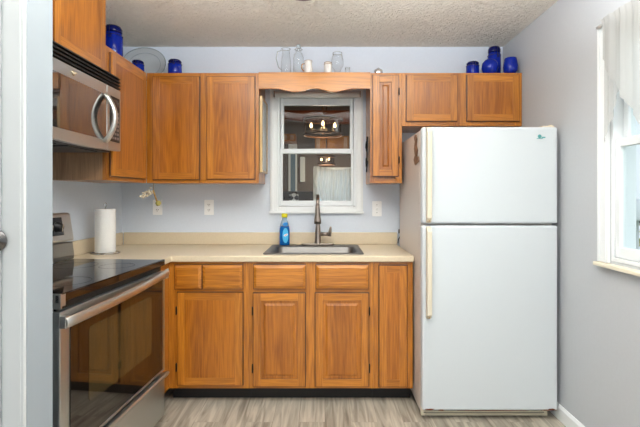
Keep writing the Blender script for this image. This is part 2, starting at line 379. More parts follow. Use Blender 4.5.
def cabinet(label, loc, rz, w_, d_, z0, z1, stiles, rails, doors=(), drawers=(), name='wall_cabinet', cat='cabinet', toekick=False, group=None, side=oak_v, hollow=False):
    root = empty(name, (loc[0], loc[1], 0 if toekick else z0), rz); o = 0 if toekick else z0
    tag(root, label, cat, group)
    bz = z0 - o
    if hollow:
        MB().box(.001, .017, .0195, d_, bz, z1 - o).box(w_ - .017, w_ - .001, .0195, d_, bz, z1 - o).box(.017, w_ - .017, d_ - .012, d_, bz, z1 - o).box(.017, w_ - .017, .0195, d_ - .012, bz, bz + .016).box(.017, w_ - .017, .0195, .0215, bz + .016, z1 - o).build('cabinet_body', side, root)
    else: MB().box(0.001, w_ - .001, .0195, d_, bz, z1 - o).build('cabinet_body', side, root, 0.001)
    f = MB()
    for x0, x1 in stiles: f.box(x0, x1, 0, .019, bz, z1 - o, 0)
    for x0, x1, a, c in rails: f.box(x0, x1, 0, .019, a - o, c - o, 1)
    f.build('face_frame', OAK, root, 0.0008)
    if toekick: MB().box(0.0, w_, .075, .09, 0.001, z0 - .001).build('toe_kick', toe, root)
    for x0, x1, a, c, st, hs in doors:
        dd = panel_door(x1 - x0, c - a, st).build('door', OAK, root, 0.0025, (x0, -.0005, a - o))
        for side_ in hs:
            hx = -0.006 if side_ == 'l' else (x1 - x0) + 0.006
            for hz in (0.11, (c - a) - 0.11): hinge(dd, hx, hz)
    for x0, x1, a, c in drawers: drawer_front(x1 - x0, c - a).build('drawer', OAK, root, 0.001, (x0, -.0005, a - o))
    return root

YU = 2.95; YF = 2.66; UZ0, UZ1 = 1.385, 2.147
def full(w_, zs, st=0.04):
    return [(st, w_ - st, zs[0], zs[0] + .03), (st, w_ - st, zs[1] - .035, zs[1])]
# back run: double wall cabinet left of the window
x0 = -1.234; W_ = 0.776
cabinet('oak wall cabinet with two tall flat doors left of the sink window', (x0, YU, 0), 0, W_, .319, UZ0, UZ1,
        [(0, .05), (.36, .43), (.742, W_)], [(.05, .36, UZ0, UZ0 + .03), (.43, .742, UZ0, UZ0 + .03), (.05, .36, UZ1 - .038, UZ1), (.43, .742, UZ1 - .038, UZ1)],
        [(-1.184 - x0, -.868 - x0, 1.410, 2.115, 'flat', ''), (-.812 - x0, -.486 - x0, 1.414, 2.115, 'flat', '')])
# narrow cabinet right of the window
x0 = .313; W_ = .2195
cabinet('narrow oak wall cabinet with one raised-panel door between window and refrigerator', (x0, YU, 0), 0, W_, .319, UZ0, UZ1,
        [(0, .035), (W_ - .045, W_)], full(W_, (UZ0, UZ1), .035), [(.018, .191, 1.433, 2.125, 'raised', 'r')])
# over the refrigerator
x0 = .5335; W_ = .83
cabinet('short wide oak wall cabinet with two small doors above the refrigerator', (x0, YU, 0), 0, W_, .319, 1.78, UZ1,
        [(0, .06), (.34, .48), (.78, W_)], [(.06, .34, 1.78, 1.825), (.48, .78, 1.78, 1.825), (.06, .34, 2.11, UZ1), (.48, .78, 2.11, UZ1)],
        [(.564 - x0, .909 - x0, 1.813, 2.127, 'flat', ''), (.981 - x0, 1.338 - x0, 1.813, 2.127, 'flat', '')])
# left run, turned to face right (local x runs along world +Y)
LX = -1.238
cabinet('oak wall cabinet facing right in the corner beside the microwave, one tall door', (LX, 2.405, 0), PI / 2, .544, .319, UZ0, UZ1,
        [(0, .05), (.50, .544)], full(.544, (UZ0, UZ1), .05), [(.038, .505, 1.412, 2.115, 'flat', '')], side=veneer)
cabinet('short oak wall cabinet above the microwave reaching up to the ceiling', (LX, 1.645, 0), PI / 2, .757, .319, 1.965, 2.42,
        [(0, .05), (.70, .757)], full(.757, (1.965, 2.42), .05), [(.03, .262, 1.99, 2.40, 'flat', ''), (.277, .722, 1.99, 2.40, 'flat', '')])

# base cabinets
BZ0, BZ1 = .094, .884
x0 = -.975; W_ = .5
cabinet('oak base cabinet with two drawers over one wide flat door beside the range', (x0, YF, 0), 0, W_, .605, BZ0, BZ1,
        [(0, .06), (.46, W_)], [(.06, .46, BZ0, .14), (.06, .46, .685, .728), (.06, .46, .855, BZ1)],
        [(-.916 - x0, -.513 - x0, .122, .694, 'flat', 'l')], [(-.934 - x0, -.768 - x0, .716, .866), (-.760 - x0, -.513 - x0, .718, .866)],
        'base_cabinet', toekick=True)
x0 = -.4745; W_ = .777
cabinet('oak sink base cabinet with two raised-panel doors under two false drawer fronts', (x0, YF, 0), 0, W_, .605, BZ0, BZ1,
        [(0, .045), (.345, .42), (.735, W_)],
        [(.045, .345, BZ0, .14), (.42, .735, BZ0, .14), (.045, .345, .68, .728), (.42, .735, .68, .728), (.045, .345, .855, BZ1), (.42, .735, .855, BZ1)],
        [(-.444 - x0, -.124 - x0, .114, .690, 'raised', 'l'), (-.059 - x0, .270 - x0, .114, .690, 'raised', 'r')],
        [(-.444 - x0, -.121 - x0, .718, .866), (-.055 - x0, .270 - x0, .718, .866)], 'base_cabinet', toekick=True, hollow=True)
x0 = .303; W_ = .245
cabinet('narrow oak base cabinet with one tall door beside the refrigerator', (x0, YF, 0), 0, W_, .605, BZ0, BZ1,
        [(0, .05), (.195, W_)], [(.05, .195, BZ0, .14), (.05, .195, .84, BZ1)],
        [(.338 - x0, .508 - x0, .112, .862, 'flat', '')], (), 'base_cabinet', toekick=True)
# corner base under the counter behind the range
cr = empty('base_cabinet', (-1.27, 2.95, 0)); tag(cr, 'plain oak corner base cabinet filling in behind the range', 'cabinet')
MB().box(-.28, .293, -.495, .31, BZ0, BZ1).build('cabinet_body', OAK, cr, 0.001)
MB().box(-.28, .22, -.495, .31, 0.001, BZ0 - .001).build('toe_kick', toe, cr)

# scalloped valance bridging the two wall cabinets
m = MB(); poly = [(-.457, 2.147), (-.457, 2.036)]
def vz(x):
    c = -0.072
    t = (x - c) / 0.135
    a = abs(t)
    if a <= 1: return 2.036 - 0.024 * (0.5 - 0.5 * math.cos(PI * a))
    if a <= 2: return 2.012 + 0.022 * (0.5 - 0.5 * math.cos(PI * (a - 1)))
    return 2.034
for i in range(61): 
    x = -.455 + i * (.765 / 60); poly.append((x, vz(x)))
poly += [(.312, 2.034), (.312, 2.147)]
val = m.prism(poly, YU - .019, YU, 'y', 0).build('window_valance', oak_h, None, 0.0015)
tag(val, 'scalloped oak valance board bridging the cabinets above the sink window', 'valance')
MB().box(-.457, .312, YU, YB - .001, 2.132, 2.150).build('top_board', oak_h, val, 0.001)

# ------------------------------------------------------------------ countertop with sink cut-out
CT, CB = .925, .8855
SX0, SX1, SY0, SY1 = -.345, .205, 2.745, 3.10
m = MB()
def slab(x0, x1, y0, y1): m.box(x0, x1, y0, y1, CB, CT)
poly = [(XL + .002, 2.452), (-.95, 2.418), (-.95, 2.635), (.5525, 2.635), (.5525, YB - .002), (XL + .002, YB - .002)]
bm = bmesh.new()
def addpoly(outer, hole, z):
    vo = [bm.verts.new((x, y, z)) for x, y in outer]; vh = [bm.verts.new((x, y, z)) for x, y in hole]
    eo = [bm.edges.new((vo[i], vo[(i + 1) % len(vo)])) for i in range(len(vo))]; eh = [bm.edges.new((vh[i], vh[(i + 1) % len(vh)])) for i in range(len(vh))]
    bmesh.ops.triangle_fill(bm, use_beauty=True, use_dissolve=False, edges=eo + eh)
    return vo, vh
hole = [(SX0 - .01, SY0 - .01), (SX1 + .01, SY0 - .01), (SX1 + .01, SY1 + .01), (SX0 - .01, SY1 + .01)]
to, th = addpoly(poly, hole, CT); bo, bh = addpoly(poly, hole, CB)
for A, B in ((to, bo), (th, bh)):
    for i in range(len(A)): bm.faces.new((A[i], A[(i + 1) % len(A)], B[(i + 1) % len(A)], B[i]))
bmesh.ops.recalc_face_normals(bm, faces=bm.faces)
me = bpy.data.meshes.new('countertop'); bm.to_mesh(me); bm.free(); me.materials.append(lam)
ct = bpy.data.objects.new('countertop', me); C.objects.link(ct)
bv = ct.modifiers.new('bevel', 'BEVEL'); bv.width = .008; bv.segments = 3; bv.limit_method = 'ANGLE'
tag(ct, 'beige laminate L-shaped countertop with a low backsplash', 'countertop')
MB().box(XL + .023, .5525, YB - .021, YB - .001, CT + .0005, 1.017).box(XL + .002, XL + .022, 2.455, YB - .022, CT + .0005, 1.017).build('backsplash', lam, ct, .004)

# sink
sk = empty('kitchen_sink', (-.07, 2.93, CT)); tag(sk, 'stainless steel drop-in kitchen sink set into the beige countertop', 'sink')
def rrect(x0, x1, y0, y1, r, n=6):
    pts = []
    for cx, cy, a0 in ((x1 - r, y1 - r, 0), (x0 + r, y1 - r, 90), (x0 + r, y0 + r, 180), (x1 - r, y0 + r, 270)):
        for i in range(n + 1):
            a = math.radians(a0 + 90 * i / n); pts.append((cx + r * math.cos(a), cy + r * math.sin(a)))
    return pts
loops = [(-.395, .248, 2.688, 3.205, .025, .0005), (-.393, .246, 2.690, 3.203, .025, .005), (-.375, .228, 2.712, 3.190, .03, .0065), (-.352, .212, 2.738, 3.108, .05, .0045),
         (-.343, .203, 2.747, 3.099, .05, -.004), (-.336, .196, 2.753, 3.093, .05, -.13), (-.31, .17, 2.78, 3.066, .06, -.165), (-.10, -.04, 2.90, 2.96, .02, -.172)]
vs = []; fs = []
for (a, b_, c, d_, r, z) in loops: vs += [(x + .07, y - 2.93, z) for x, y in rrect(a, b_, c, d_, r)]
n = 28
for i in range(len(loops) - 1):
    for k_ in range(n): fs.append((i * n + k_, i * n + (k_ + 1) % n, (i + 1) * n + (k_ + 1) % n, (i + 1) * n + k_))
fs.append(tuple((len(loops) - 1) * n + k_ for k_ in range(n)))
sb_ = MB(); sb_._add(vs, fs, 0, True); so = sb_.build('basin', steel_s, sk)
sol = so.modifiers.new('th', 'SOLIDIFY'); sol.thickness = .001; sol.offset = 0
MB().lathe([(0, 0), (.035, 0), (.04, -.003)], (0, 0, -.167), 20).build('drain', chrome, sk)

# faucet
fa = empty('faucet', (-.052, 3.15, CT + .0075)); tag(fa, 'brushed nickel pull-down faucet standing behind the sink', 'faucet')
MB().prism([(p[0], p[1]) for p in rrect(-.122, .122, -.030, .030, .029)], 0, .013, 'z').build('deck_plate', nickel, fa, .002)
MB().lathe([(.028, .0135), (.028, .018), (.023, .03), (.021, .10), (.0165, .16), (.0135, .20), (.0135, .205)], n=28).build('body', nickel, fa)
pts = [(0, 0, .20), (0, 0, .30)]
for i in range(0, 11):
    a = PI * i / 10; pts.append((0, -.075 + .075 * math.cos(a), .295 + .068 * math.sin(a)))
MB().tube(pts, .0125, 16).build('neck', nickel, fa)
MB().lathe([(.013, .305), (.0155, .28), (.019, .23), (.0245, .19), (.0255, .172)], (0, -.15, 0), 24).lathe([(.0255, .1715), (.022, .166)], (0, -.15, 0), 24, 1).build('spray_head', [nickel, black], fa)
h = MB(); h.tube([(.015, 0, .080), (.082, -.004, .082)], [.014, .013], 14); h.build('handle_hub', nickel, fa)
MB().tube([(.084, -.004, .066), (.087, -.005, .09), (.092, -.010, .122), (.094, -.014, .136)], [.0125, .013, .009, .006], 12).build('handle', nickel, fa)

# dish soap
ds = empty('dish_soap_bottle', (-.30, 3.158, CT + .007)); tag(ds, 'blue dish soap bottle with yellow cap on the sink rim', 'bottle')
bluepl = mat('blue_soap_plastic', srgb(14, 112, 200), 0.15, spec=0.6, Transmission_Weight=0.3, IOR=1.4)
clearpl = mat('clear_soap_plastic', srgb(190, 215, 235), 0.12, Transmission_Weight=0.6, IOR=1.3)
MB().lathe([(.034, 0), (.038, .006), (.038, .10), (.036, .125), (.033, .14)], n=28, sy=.62).build('bottle_body', bluepl, ds)
MB().lathe([(.033, .1405), (.026, .17), (.018, .192), (.017, .205)], n=28, sy=.7).build('bottle_shoulder', clearpl, ds)
MB().lathe([(.0215, .205), (.0225, .209), (.0225, .228), (.019, .234), (0, .235)], n=24, sy=.9).build('cap', mat('yellow_cap', srgb(225, 215, 30), 0.35), ds)
# wrapped label: curved swoosh with white oval and red dash
def wrap(poly, r, sy, off, nm, m_, par):
    v = []
    for x, z in poly:
        a = x / r; v.append(((r + off) * math.sin(a), -(r * sy + off) * math.cos(a), z))
    c = (sum(p[0] for p in poly) / len(poly), sum(p[1] for p in poly) / len(poly)); a = c[0] / r
    v.append(((r + off) * math.sin(a), -(r * sy + off) * math.cos(a), c[1]))
    mm = MB(); nn = len(poly); mm._add(v, [(i, (i + 1) % nn, nn) for i in range(nn)]); return mm.build(nm, m_, par)
el = lambda cx, cz, a, b_, n_=20, t=0: [(cx + a * math.cos(2 * PI * i / n_) * math.cos(t) - b_ * math.sin(2 * PI * i / n_) * math.sin(t), cz + a * math.cos(2 * PI * i / n_) * math.sin(t) + b_ * math.sin(2 * PI * i / n_) * math.cos(t)) for i in range(n_)]
wrap(el(.010, .072, .056, .023, 20, PI / 2), .038, .62, .0012, 'label', mat('label_light_blue', srgb(70, 185, 235), 0.4), ds)
wrap(el(.012, .076, .016, .008, 20, .4), .038, .62, .0022, 'label_mark', mat('label_white', srgb(240, 240, 245), 0.4), ds)
wrap(el(.012, .076, .010, .0022, 12, .4), .038, .62, .0030, 'label_stripe', red, ds)
wrap(el(.008, .155, .018, .014, 16, .3), .028, .66, .0045, 'neck_label', mat('label_blue2', srgb(40, 140, 215), 0.4), ds)

# paper towel holder
pt_ = empty('paper_towel_holder', (-1.413, 2.74, CT + .0005)); tag(pt_, 'wire paper towel holder with a full white roll on the counter corner', 'paper towel holder')
pm = MB(); circ = [(.085 * math.cos(2 * PI * i / 28), .085 * math.sin(2 * PI * i / 28), .004) for i in range(29)]
pm.tube(circ, .004, 8); pm.tube([(-.085, 0, .004), (.085, 0, .004)], .003, 8); pm.tube([(0, -.085, .004), (0, .085, .004)], .003, 8)
pm.build('base_ring', chrome, pt_)
rod = [(0, 0, .005), (0, 0, .30)] + [(.010 * math.sin(a) , 0, .312 - .012 * math.cos(a)) for a in [PI * i / 5 for i in range(1, 10)]]
MB().tube(rod, .003, 8).build('rod', chrome, pt_)
pr = MB(); pr.lathe([(.020, .010), (.060, .010), (.0610, .013), (.0610, .283), (.060, .286), (.020, .286), (.020, .010)], n=40, caps=False)
pr.build('paper_roll', paper, pt_)

# ------------------------------------------------------------------ wall plates
plate = mat('white_wall_plate', srgb(250, 251, 252), 0.4); slot = mat('outlet_slot', srgb(70, 60, 58), 0.6)
def outlet(x, z, label):
    o = MB().prism(rrect(-.0365, .0365, -.058, .058, .006), -.006, -.0005, 'y').build('electrical_outlet', plate, None, .0015, (x, YB, z))
    tag(o, label, 'outlet', None)
    for dz in (-.02, .02):
        s_ = MB().prism(rrect(-.017, .017, dz - .014, dz + .014, .010), -.0085, -.006, 'y').build('socket', plate, o)
        MB().box(-.008, -.005, -.0092, -.0085, dz - .002, dz + .007).box(.005, .008, -.0092, -.0085, dz - .002, dz + .007).tube([(0, -.0092, dz - .008), (0, -.0085, dz - .008)], .0028, 8).build('slot', slot, s_)
    return o
outlet(-1.284, 1.208, 'white outlet near the corner, under the hanging dried flower sprig')
outlet(-.889, 1.208, 'white outlet under the right-hand door of the double wall cabinet')
sw = MB().prism(rrect(-.0365, .0365, -.058, .058, .006), -.006, -.0005, 'y').build('light_switch', plate, None, .0015, (.398, YB, 1.197))
tag(sw, 'white light switch plate on the wall right of the sink window', 'light switch')
MB().prism([(-.006, -.012), (-.017, .006), (-.006, .012)], -.005, .005, 'x').build('toggle', plate, sw)
MB().tube([(0, -.0068, .03), (0, -.006, .03)], .003, 8).build('screw', slot, sw)
MB().tube([(0, -.0068, -.03), (0, -.006, -.03)], .003, 8).build('screw', slot, sw)

# ------------------------------------------------------------------ refrigerator
fr = empty('refrigerator', (.946, 2.85, 0)); tag(fr, 'white top-freezer refrigerator with cream edge handles under the small cabinet', 'refrigerator')
def fb(mb, name, m_, par=fr, bevel=.004, lab=None):
    mb.v = [(v[0] - .946, v[1] - 2.85, v[2]) for v in mb.v]; o = mb.build(name, m_, par, bevel)
    if lab: o['label'] = lab
    return o
FX0, FX1 = .5585, 1.335
fb(MB().box(FX0, FX1, 2.503, 3.19, .03, 1.682), 'cabinet_body', side_app, bevel=.006)
fd = fb(MB().box(FX0 - .002, FX1, 2.44, 2.494, 1.137, 1.691), 'freezer_door', white_app, bevel=.012)
ld = fb(MB().box(FX0 - .002, FX1, 2.44, 2.494, .064, 1.125), 'lower_door', white_app, bevel=.012)
fb(MB().box(FX0 + .012, FX1 - .012, 2.4945, 2.5025, 1.145, 1.68).box(FX0 + .012, FX1 - .012, 2.4945, 2.5025, .075, 1.115), 'door_gasket', gasket, bevel=0)
def fhandle(z0, z1, par, cap):
    x0, x1 = .577, .605
    poly = [(2.439, z0), (2.425, z0 + .004), (2.402, z0 + .03), (2.398, (z0 + z1) / 2), (2.402, z1 - .03), (2.425, z1 - .004), (2.439, z1)]
    o = fb(MB().prism(poly, x0, x1, 'x'), 'handle', cream, par, .004, 'cream plastic edge handle')
    fb(MB().tube([((x0 + x1) / 2, 2.425, cap), ((x0 + x1) / 2, 2.41, cap)], .005, 10), 'screw_cap', mat('tan_cap', srgb(190, 160, 120), .4), o, 0)
fhandle(1.14, 1.689, fd, 1.155); fhandle(.592, 1.122, ld, .606)
fb(MB().prism([(1.24, 1.640 + -.013), (1.262, 1.627), (1.262, 1.634), (1.24, 1.634)], 2.4385, 2.4398, 'y').box(1.212, 1.247, 2.4385, 2.4398, 1.622, 1.626).tube([(1.229, 2.4385, 1.637), (1.229, 2.4398, 1.637)], .011, 16), 'badge', mat('teal_badge', srgb(90, 165, 165), .4), fd, 0)
fb(MB().box(1.25, 1.322, 2.455, 2.515, 1.6915, 1.700).tube([(1.305, 2.47, 1.691), (1.305, 2.47, 1.706)], .012, 14), 'hinge_cover', cream, bevel=.002)
g = MB().box(FX0 + .004, FX1 - .03, 2.50, 2.52, .006, .060)
for z in (.016, .030, .044): g.box(FX0 + .03, FX1 - .06, 2.492, 2.50, z, z + .007)
fb(g, 'base_grille', cream, bevel=.002)
fb(MB().box(FX0 + .02, FX1 - .05, 2.4985, 2.4995, .024, .029).box(FX0 + .02, FX1 - .05, 2.4985, 2.4995, .038, .043), 'grille_slots', gasket, bevel=0)
rust = noisy(mat('rust', srgb(120, 62, 30), .9), 90, .4)
rm = MB()
def blob(cx, cz, a, b_, sd, y0, y1):
    rd = random.Random(sd); n_ = 14
    rm.prism([(cx + a * (0.7 + .5 * rd.random()) * math.cos(2 * PI * i / n_), cz + b_ * (0.7 + .5 * rd.random()) * math.sin(2 * PI * i / n_)) for i in range(n_)], y0, y1, 'y')
blob(.60, .0735, .030, .004, 1, 2.4386, 2.4396); blob(.665, .069, .018, .003, 2, 2.4386, 2.4396); blob(1.30, .072, .02, .006, 3, 2.4386, 2.4396); blob(1.28, .069, .05, .003, 5, 2.4386, 2.4396); blob(.95, .067, .2, .002, 6, 2.4386, 2.4396)
fb(rm, 'rust_patch', rust, ld, 0)
for x in (FX0 + .05, FX1 - .05):
    for y in (2.54, 3.12): fb(MB().lathe([(.018, .0005), (.018, .03)], (x, y, 0), 14), 'foot', black, bevel=0)
# brown key-shaped ornament on the fridge's left side
mg = MB()
pl = [(2.545, 1.50), (2.60, 1.485), (2.62, 1.52), (2.60, 1.545), (2.615, 1.585), (2.60, 1.625), (2.615, 1.655), (2.59, 1.668), (2.575, 1.64), (2.585, 1.60), (2.565, 1.57), (2.575, 1.535), (2.55, 1.53)]
mg.prism([(2.588 + (a_ - 2.588) * 1.7, b_) for a_, b_ in pl], FX0 - .010, FX0 - .001, 'x')
tag(mg.build('fridge_magnet', noisy(mat('brown_magnet', srgb(120, 88, 66), .5), 40, .3), None, .002), 'brown wavy magnet stuck high on the left side of the refrigerator', 'magnet')
# black plug and cord at the counter's end
cd = MB(); cd.box(.562, .592, 3.205, 3.245, 1.0, 1.02) if False else None
cd = MB(); cd.tube([(.5545, 3.236, .935), (.558, 3.236, .965), (.572, 3.238, .99), (.576, 3.24, 1.02)], .004, 8)
cord = cd.build('power_cord', black, None)
tag(cord, 'short black power cord between the countertop end and refrigerator', 'cord')
MB().box(.562, .590, 3.248, 3.2685, 1.01, 1.04).box(.564, .588, 3.225, 3.248, 1.013, 1.036).build('plug', black, cord, .003)

# ------------------------------------------------------------------ electric range (turned slightly toward the room)
RL = .865
rg = empty('electric_range', (-.90, 2.40, 0), math.radians(86.2)); tag(rg, 'stainless steel electric range with black glass cooktop at the left wall', 'range')
MB().box(-RL, -.002, .03, .598, .06, .905).build('range_body', mat('grey_range_side', srgb(95, 100, 105), .4, .5), rg, .003)
MB().box(-RL + .02, -.02, .09, .56, .001, .06).build('range_base', toe, rg)
MB().box(-RL + .006, -.008, .012, .528, .926, .938).build('cooktop', blackgl, rg, .003)
rgm = mat('burner_ring', srgb(60, 60, 64), .25)
for cx, cy, r in ((-.23, .15, .085), (-.63, .15, .105), (-.23, .37, .105), (-.63, .37, .08)):
    ring = MB().lathe([(r, .9383), (r - .003, .9384), (r - .003, .9384)], (cx, cy, 0), 40, caps=False); ring.build('burner_ring', rgm, rg)
MB().box(-RL, -.002, 0, .02, .905, .9395).box(-RL, -.002, .02, .598, .905, .925).build('cooktop_trim', blackgl, rg, .004)
MB().box(-RL, -RL + .008, -.004, .05, .885, .940).box(-RL + .008, -RL + .03, -.002, .0, .893, .936).build('trim_end', steel_h, rg, .002)
MB().box(-RL + .01, -.01, .022, .03, .875, .905).build('vent_gap', black, rg)
# oven door
dr = MB().box(-RL, -.002, 0, .03, .318, .875).build('oven_door', steel_h, rg, .004)
MB().box(-.812, -.038, -.0035, 0, .335, .845).build('door_glass', ovengl, dr, .002)
MB().prism(rrect(-.70, -.17, .47, .772, .02), -.0045, -.0036, 'y').build('inner_window', ovenin, dr)
hp = []
for i in range(17):
    t = i / 16; x = -RL + .004 + t * (RL - .012); hp.append((x, -.018 - .022 * math.sin(PI * t), .868 - .034 * (1 - t)))
hb = MB().tube(hp, .021, 14, sy=.5); 
hb.box(-RL, -RL + .03, -.022, .0, .815, .86); hb.box(-.034, -.004, -.022, .0, .835, .872)
hb.build('handle', steel('handle_steel', srgb(215, 215, 212), .32), dr, .002)
MB().box(-RL, -.002, .002, .03, .065, .305).build('storage_drawer', steel_h, rg, .004)
MB().prism([(.0, .275), (-.022, .292), (-.026, .306), (-.018, .312), (.0, .309)], -RL, -.002, 'x').build('drawer_lip', steel_h, rg, .002)
# back guard
gd = MB().prism([(.60, .9385), (.532, .9385), (.530, .962), (.540, 1.035), (.60, 1.035)], -RL, -.004, 'x').build('back_guard', steel('guard_steel', srgb(150, 147, 140), .35), rg, .004)
cp = MB().prism([(.60, 1.042), (.537, 1.042), (.534, 1.055), (.556, 1.192), (.568, 1.20), (.60, 1.20)], -RL, -.004, 'x').build('control_panel', steel('panel_steel', srgb(205, 203, 198), .35), rg, .004)
MB().prism([(.5345, 1.08), (.551, 1.178), (.56, 1.178), (.545, 1.08)], -RL + .03, -.085, 'x').build('panel_face', mat('dark_panel', srgb(60, 60, 62), .25, .4), cp)
for x in (-.135, -.215, -.68, -.76):
    kb = MB().lathe([(.030, 0), (.030, .006), (.023, .010), (.021, .028), (.017, .031), (0, .031)], n=20, mi=0).build('knob', black, cp)
    kb.location = (x, .542, 1.128); kb.rotation_euler = (math.radians(99), 0, 0)
    MB().box(-.003, .003, -.02, .02, .028, .036).build('knob_grip', chrome, kb)
MB().box(-.57, -.30, 0.5365, .55, 1.105, 1.155).build('clock_display', blackgl, cp)

# ------------------------------------------------------------------ microwave (local x along world +Y)
mw = empty('microwave', (-1.15, 2.398, 1.534), PI / 2); tag(mw, 'stainless over-the-range microwave with curved handle under the short cabinet', 'microwave')
ML = .752; MH = .427
MB().box(-ML, 0, .03, .398, .02, MH - .002).build('microwave_body', black, mw, .003)
fr_poly = lambda x0, x1: None
dm = MB()
# door: slightly bowed bottom edge
def bowed(x0, x1, z1, n_=16):
    p = [(x0, z1)]
    for i in range(n_ + 1):
        x = x0 + (x1 - x0) * i / n_; t = (x + ML) / ML
        p.append((x, .012 - .012 * math.sin(PI * t)))
    p.append((x1, z1)); return p
md = dm.prism(bowed(-ML, -.152, .350), 0, .03, 'y').build('microwave_door', steel_h, mw, .004)
MB().prism(rrect(-ML + .045, -.165, .055, .293, .012), -.0035, -.0002, 'y').build('door_window', mat('dark_mirror_glass', srgb(40, 36, 34), .03, .0, spec=1.0, Coat_Weight=1.0, Coat_IOR=1.9), md)
cpn = MB().prism(bowed(-.149, 0, .350), 0, .03, 'y').build('control_panel', steel_h, mw, .004)
MB().box(-.118, -.018, -.004, -.0002, .055, .300).build('keypad', black, cpn, .002)
kp = MB()
for r in range(7):
    for c in range(3): kp.box(-.108 + c * .029, -.088 + c * .029, -.0052, -.004, .07 + r * .023, .083 + r * .023)
kp.build('key_buttons', mat('key_grey', srgb(140, 130, 125), .5), cpn)
MB().box(-.106, -.03, -.0052, -.004, .250, .285).build('display', blackgl, cpn)
hp = [(-.182, -.006 - .052 * math.sin(PI * i / 14) ** .8, .045 + .245 * i / 14) for i in range(15)]
MB().tube(hp, .013, 12, sy=1.3).tube([(-.182, 0, .052), (-.182, -.014, .052)], .012, 10).tube([(-.182, 0, .283), (-.182, -.014, .283)], .012, 10).build('handle', steel('handle_pale', srgb(225, 224, 218), .3, 2), md)
v = MB().box(-ML, 0, .012, .03, .352, MH)
for i in range(4): v.prism([(.012, .356 + i * .018), (-.001, .359 + i * .018), (.0, .364 + i * .018), (.012, .366 + i * .018)], -ML, 0, 'x')
v.build('vent_grille', black, mw, .001)
MB().tube([(-.452, -.003, .322), (-.452, .0, .322)], .012, 24).build('badge', mat('badge_champagne', srgb(190, 178, 150), .3, .8), md)
bd = bpy.data.objects['badge.001']; bd.location = (-.452 + .452 * 1.0, 0, 0)
sb2 = MB(); sb2.tube([(-.476, -.004, .326), (-.465, -.005, .318), (-.452, -.005, .320), (-.44, -.005, .327), (-.428, -.004, .324)], [.002, .004, .005, .004, .002], 8); sb2.build('badge_swoosh', mat('badge_pale', srgb(225, 215, 190), .3, .6), md)
MB().box(-ML + .02, -.02, .05, .38, .004, .02).box(-ML + .1, -.45, .08, .28, -.002, .004).box(-.36, -.1, .08, .28, -.002, .004).build('underside_filter', mat('filter_grey', srgb(80, 80, 82), .4, .6), mw, .001)

# ------------------------------------------------------------------ things on top of the cabinets
def jar(name, x, y, z, r, h, label, wirelid=True):
    j = empty(name, (x, y, z + .0008)); tag(j, label, 'jar')
    hb_ = h * .80
    MB().lathe([(r * .88, 0), (r, .008), (r, hb_ * .86), (r * .93, hb_ * .97), (r * .86, hb_)], n=28).build('jar_body', cobalt, j)
    MB().lathe([(r * .90, hb_ + .002), (r * .95, hb_ + .006), (r * .95, h * .90), (r * .8, h * .97), (r * .3, h), (0, h)], n=28).build('lid', cobalt_d, j)
    if wirelid:
        c = [(r * 1.0 * math.cos(2 * PI * i / 24), r * 1.0 * math.sin(2 * PI * i / 24), hb_ * .9) for i in range(25)]
        wm = MB().tube(c, .002, 6)
        wm.tube([(r * .3, -r, hb_ * .9), (r * .3, -r * 1.12, hb_ * .78), (r * .1, -r * 1.12, hb_ * .78), (r * .1, -r, h * .93), (r * .1, -r * .3, h * 1.0)], .002, 6)
        wm.tube([(-r * .3, -r, hb_ * .9), (-r * .2, -r * .9, h * .95), (-r * .1, r * .5, h * 1.01)], .002, 6)
        wm.build('wire_clasp', wire, j)
    return j
TZ = UZ1
jar('glass_canister', -1.368, 2.75, TZ, .058, .245, 'large cobalt blue glass canister on the corner cabinet nearest the microwave')
jar('glass_jar', -1.318, 3.00, TZ, .042, .100, 'low cobalt blue jar peeking over the corner cabinet in front of the clear platter')
jar('glass_jar', -1.074, 3.05, TZ, .048, .122, 'cobalt blue jar on the double wall cabinet right of the clear platter')
jar('glass_jar', 1.057, 3.05, TZ, .045, .107, 'small low cobalt jar with wire clasp, leftmost above the refrigerator')
jar('glass_canister', 1.243, 3.13, TZ, .046, .245, 'tall cobalt canister with wire clasp standing at the back above the refrigerator')
vb = MB().lathe([(.025, 0), (.045, .012), (.056, .045), (.052, .080), (.035, .100), (.022, .107), (.020, .107), (.033, .097), (.049, .078), (.052, .045), (.04, .014), (0, .006)], n=32)
tag(vb.build('round_vase', cobalt, None, 0, (1.158, 2.995, TZ + .0008)), 'round ball-shaped cobalt vase in front of the tall blue canister', 'vase')
vb = MB().lathe([(.030, 0), (.046, .02), (.049, .05), (.044, .085), (.040, .108), (.037, .108), (.041, .085), (.046, .05), (.043, .022), (0, .008)], n=32)
tag(vb.build('candle_holder', cobalt, None, 0, (1.296, 2.975, TZ + .0008)), 'open cobalt glass candle holder nearest the right wall above the refrigerator', 'candle holder')
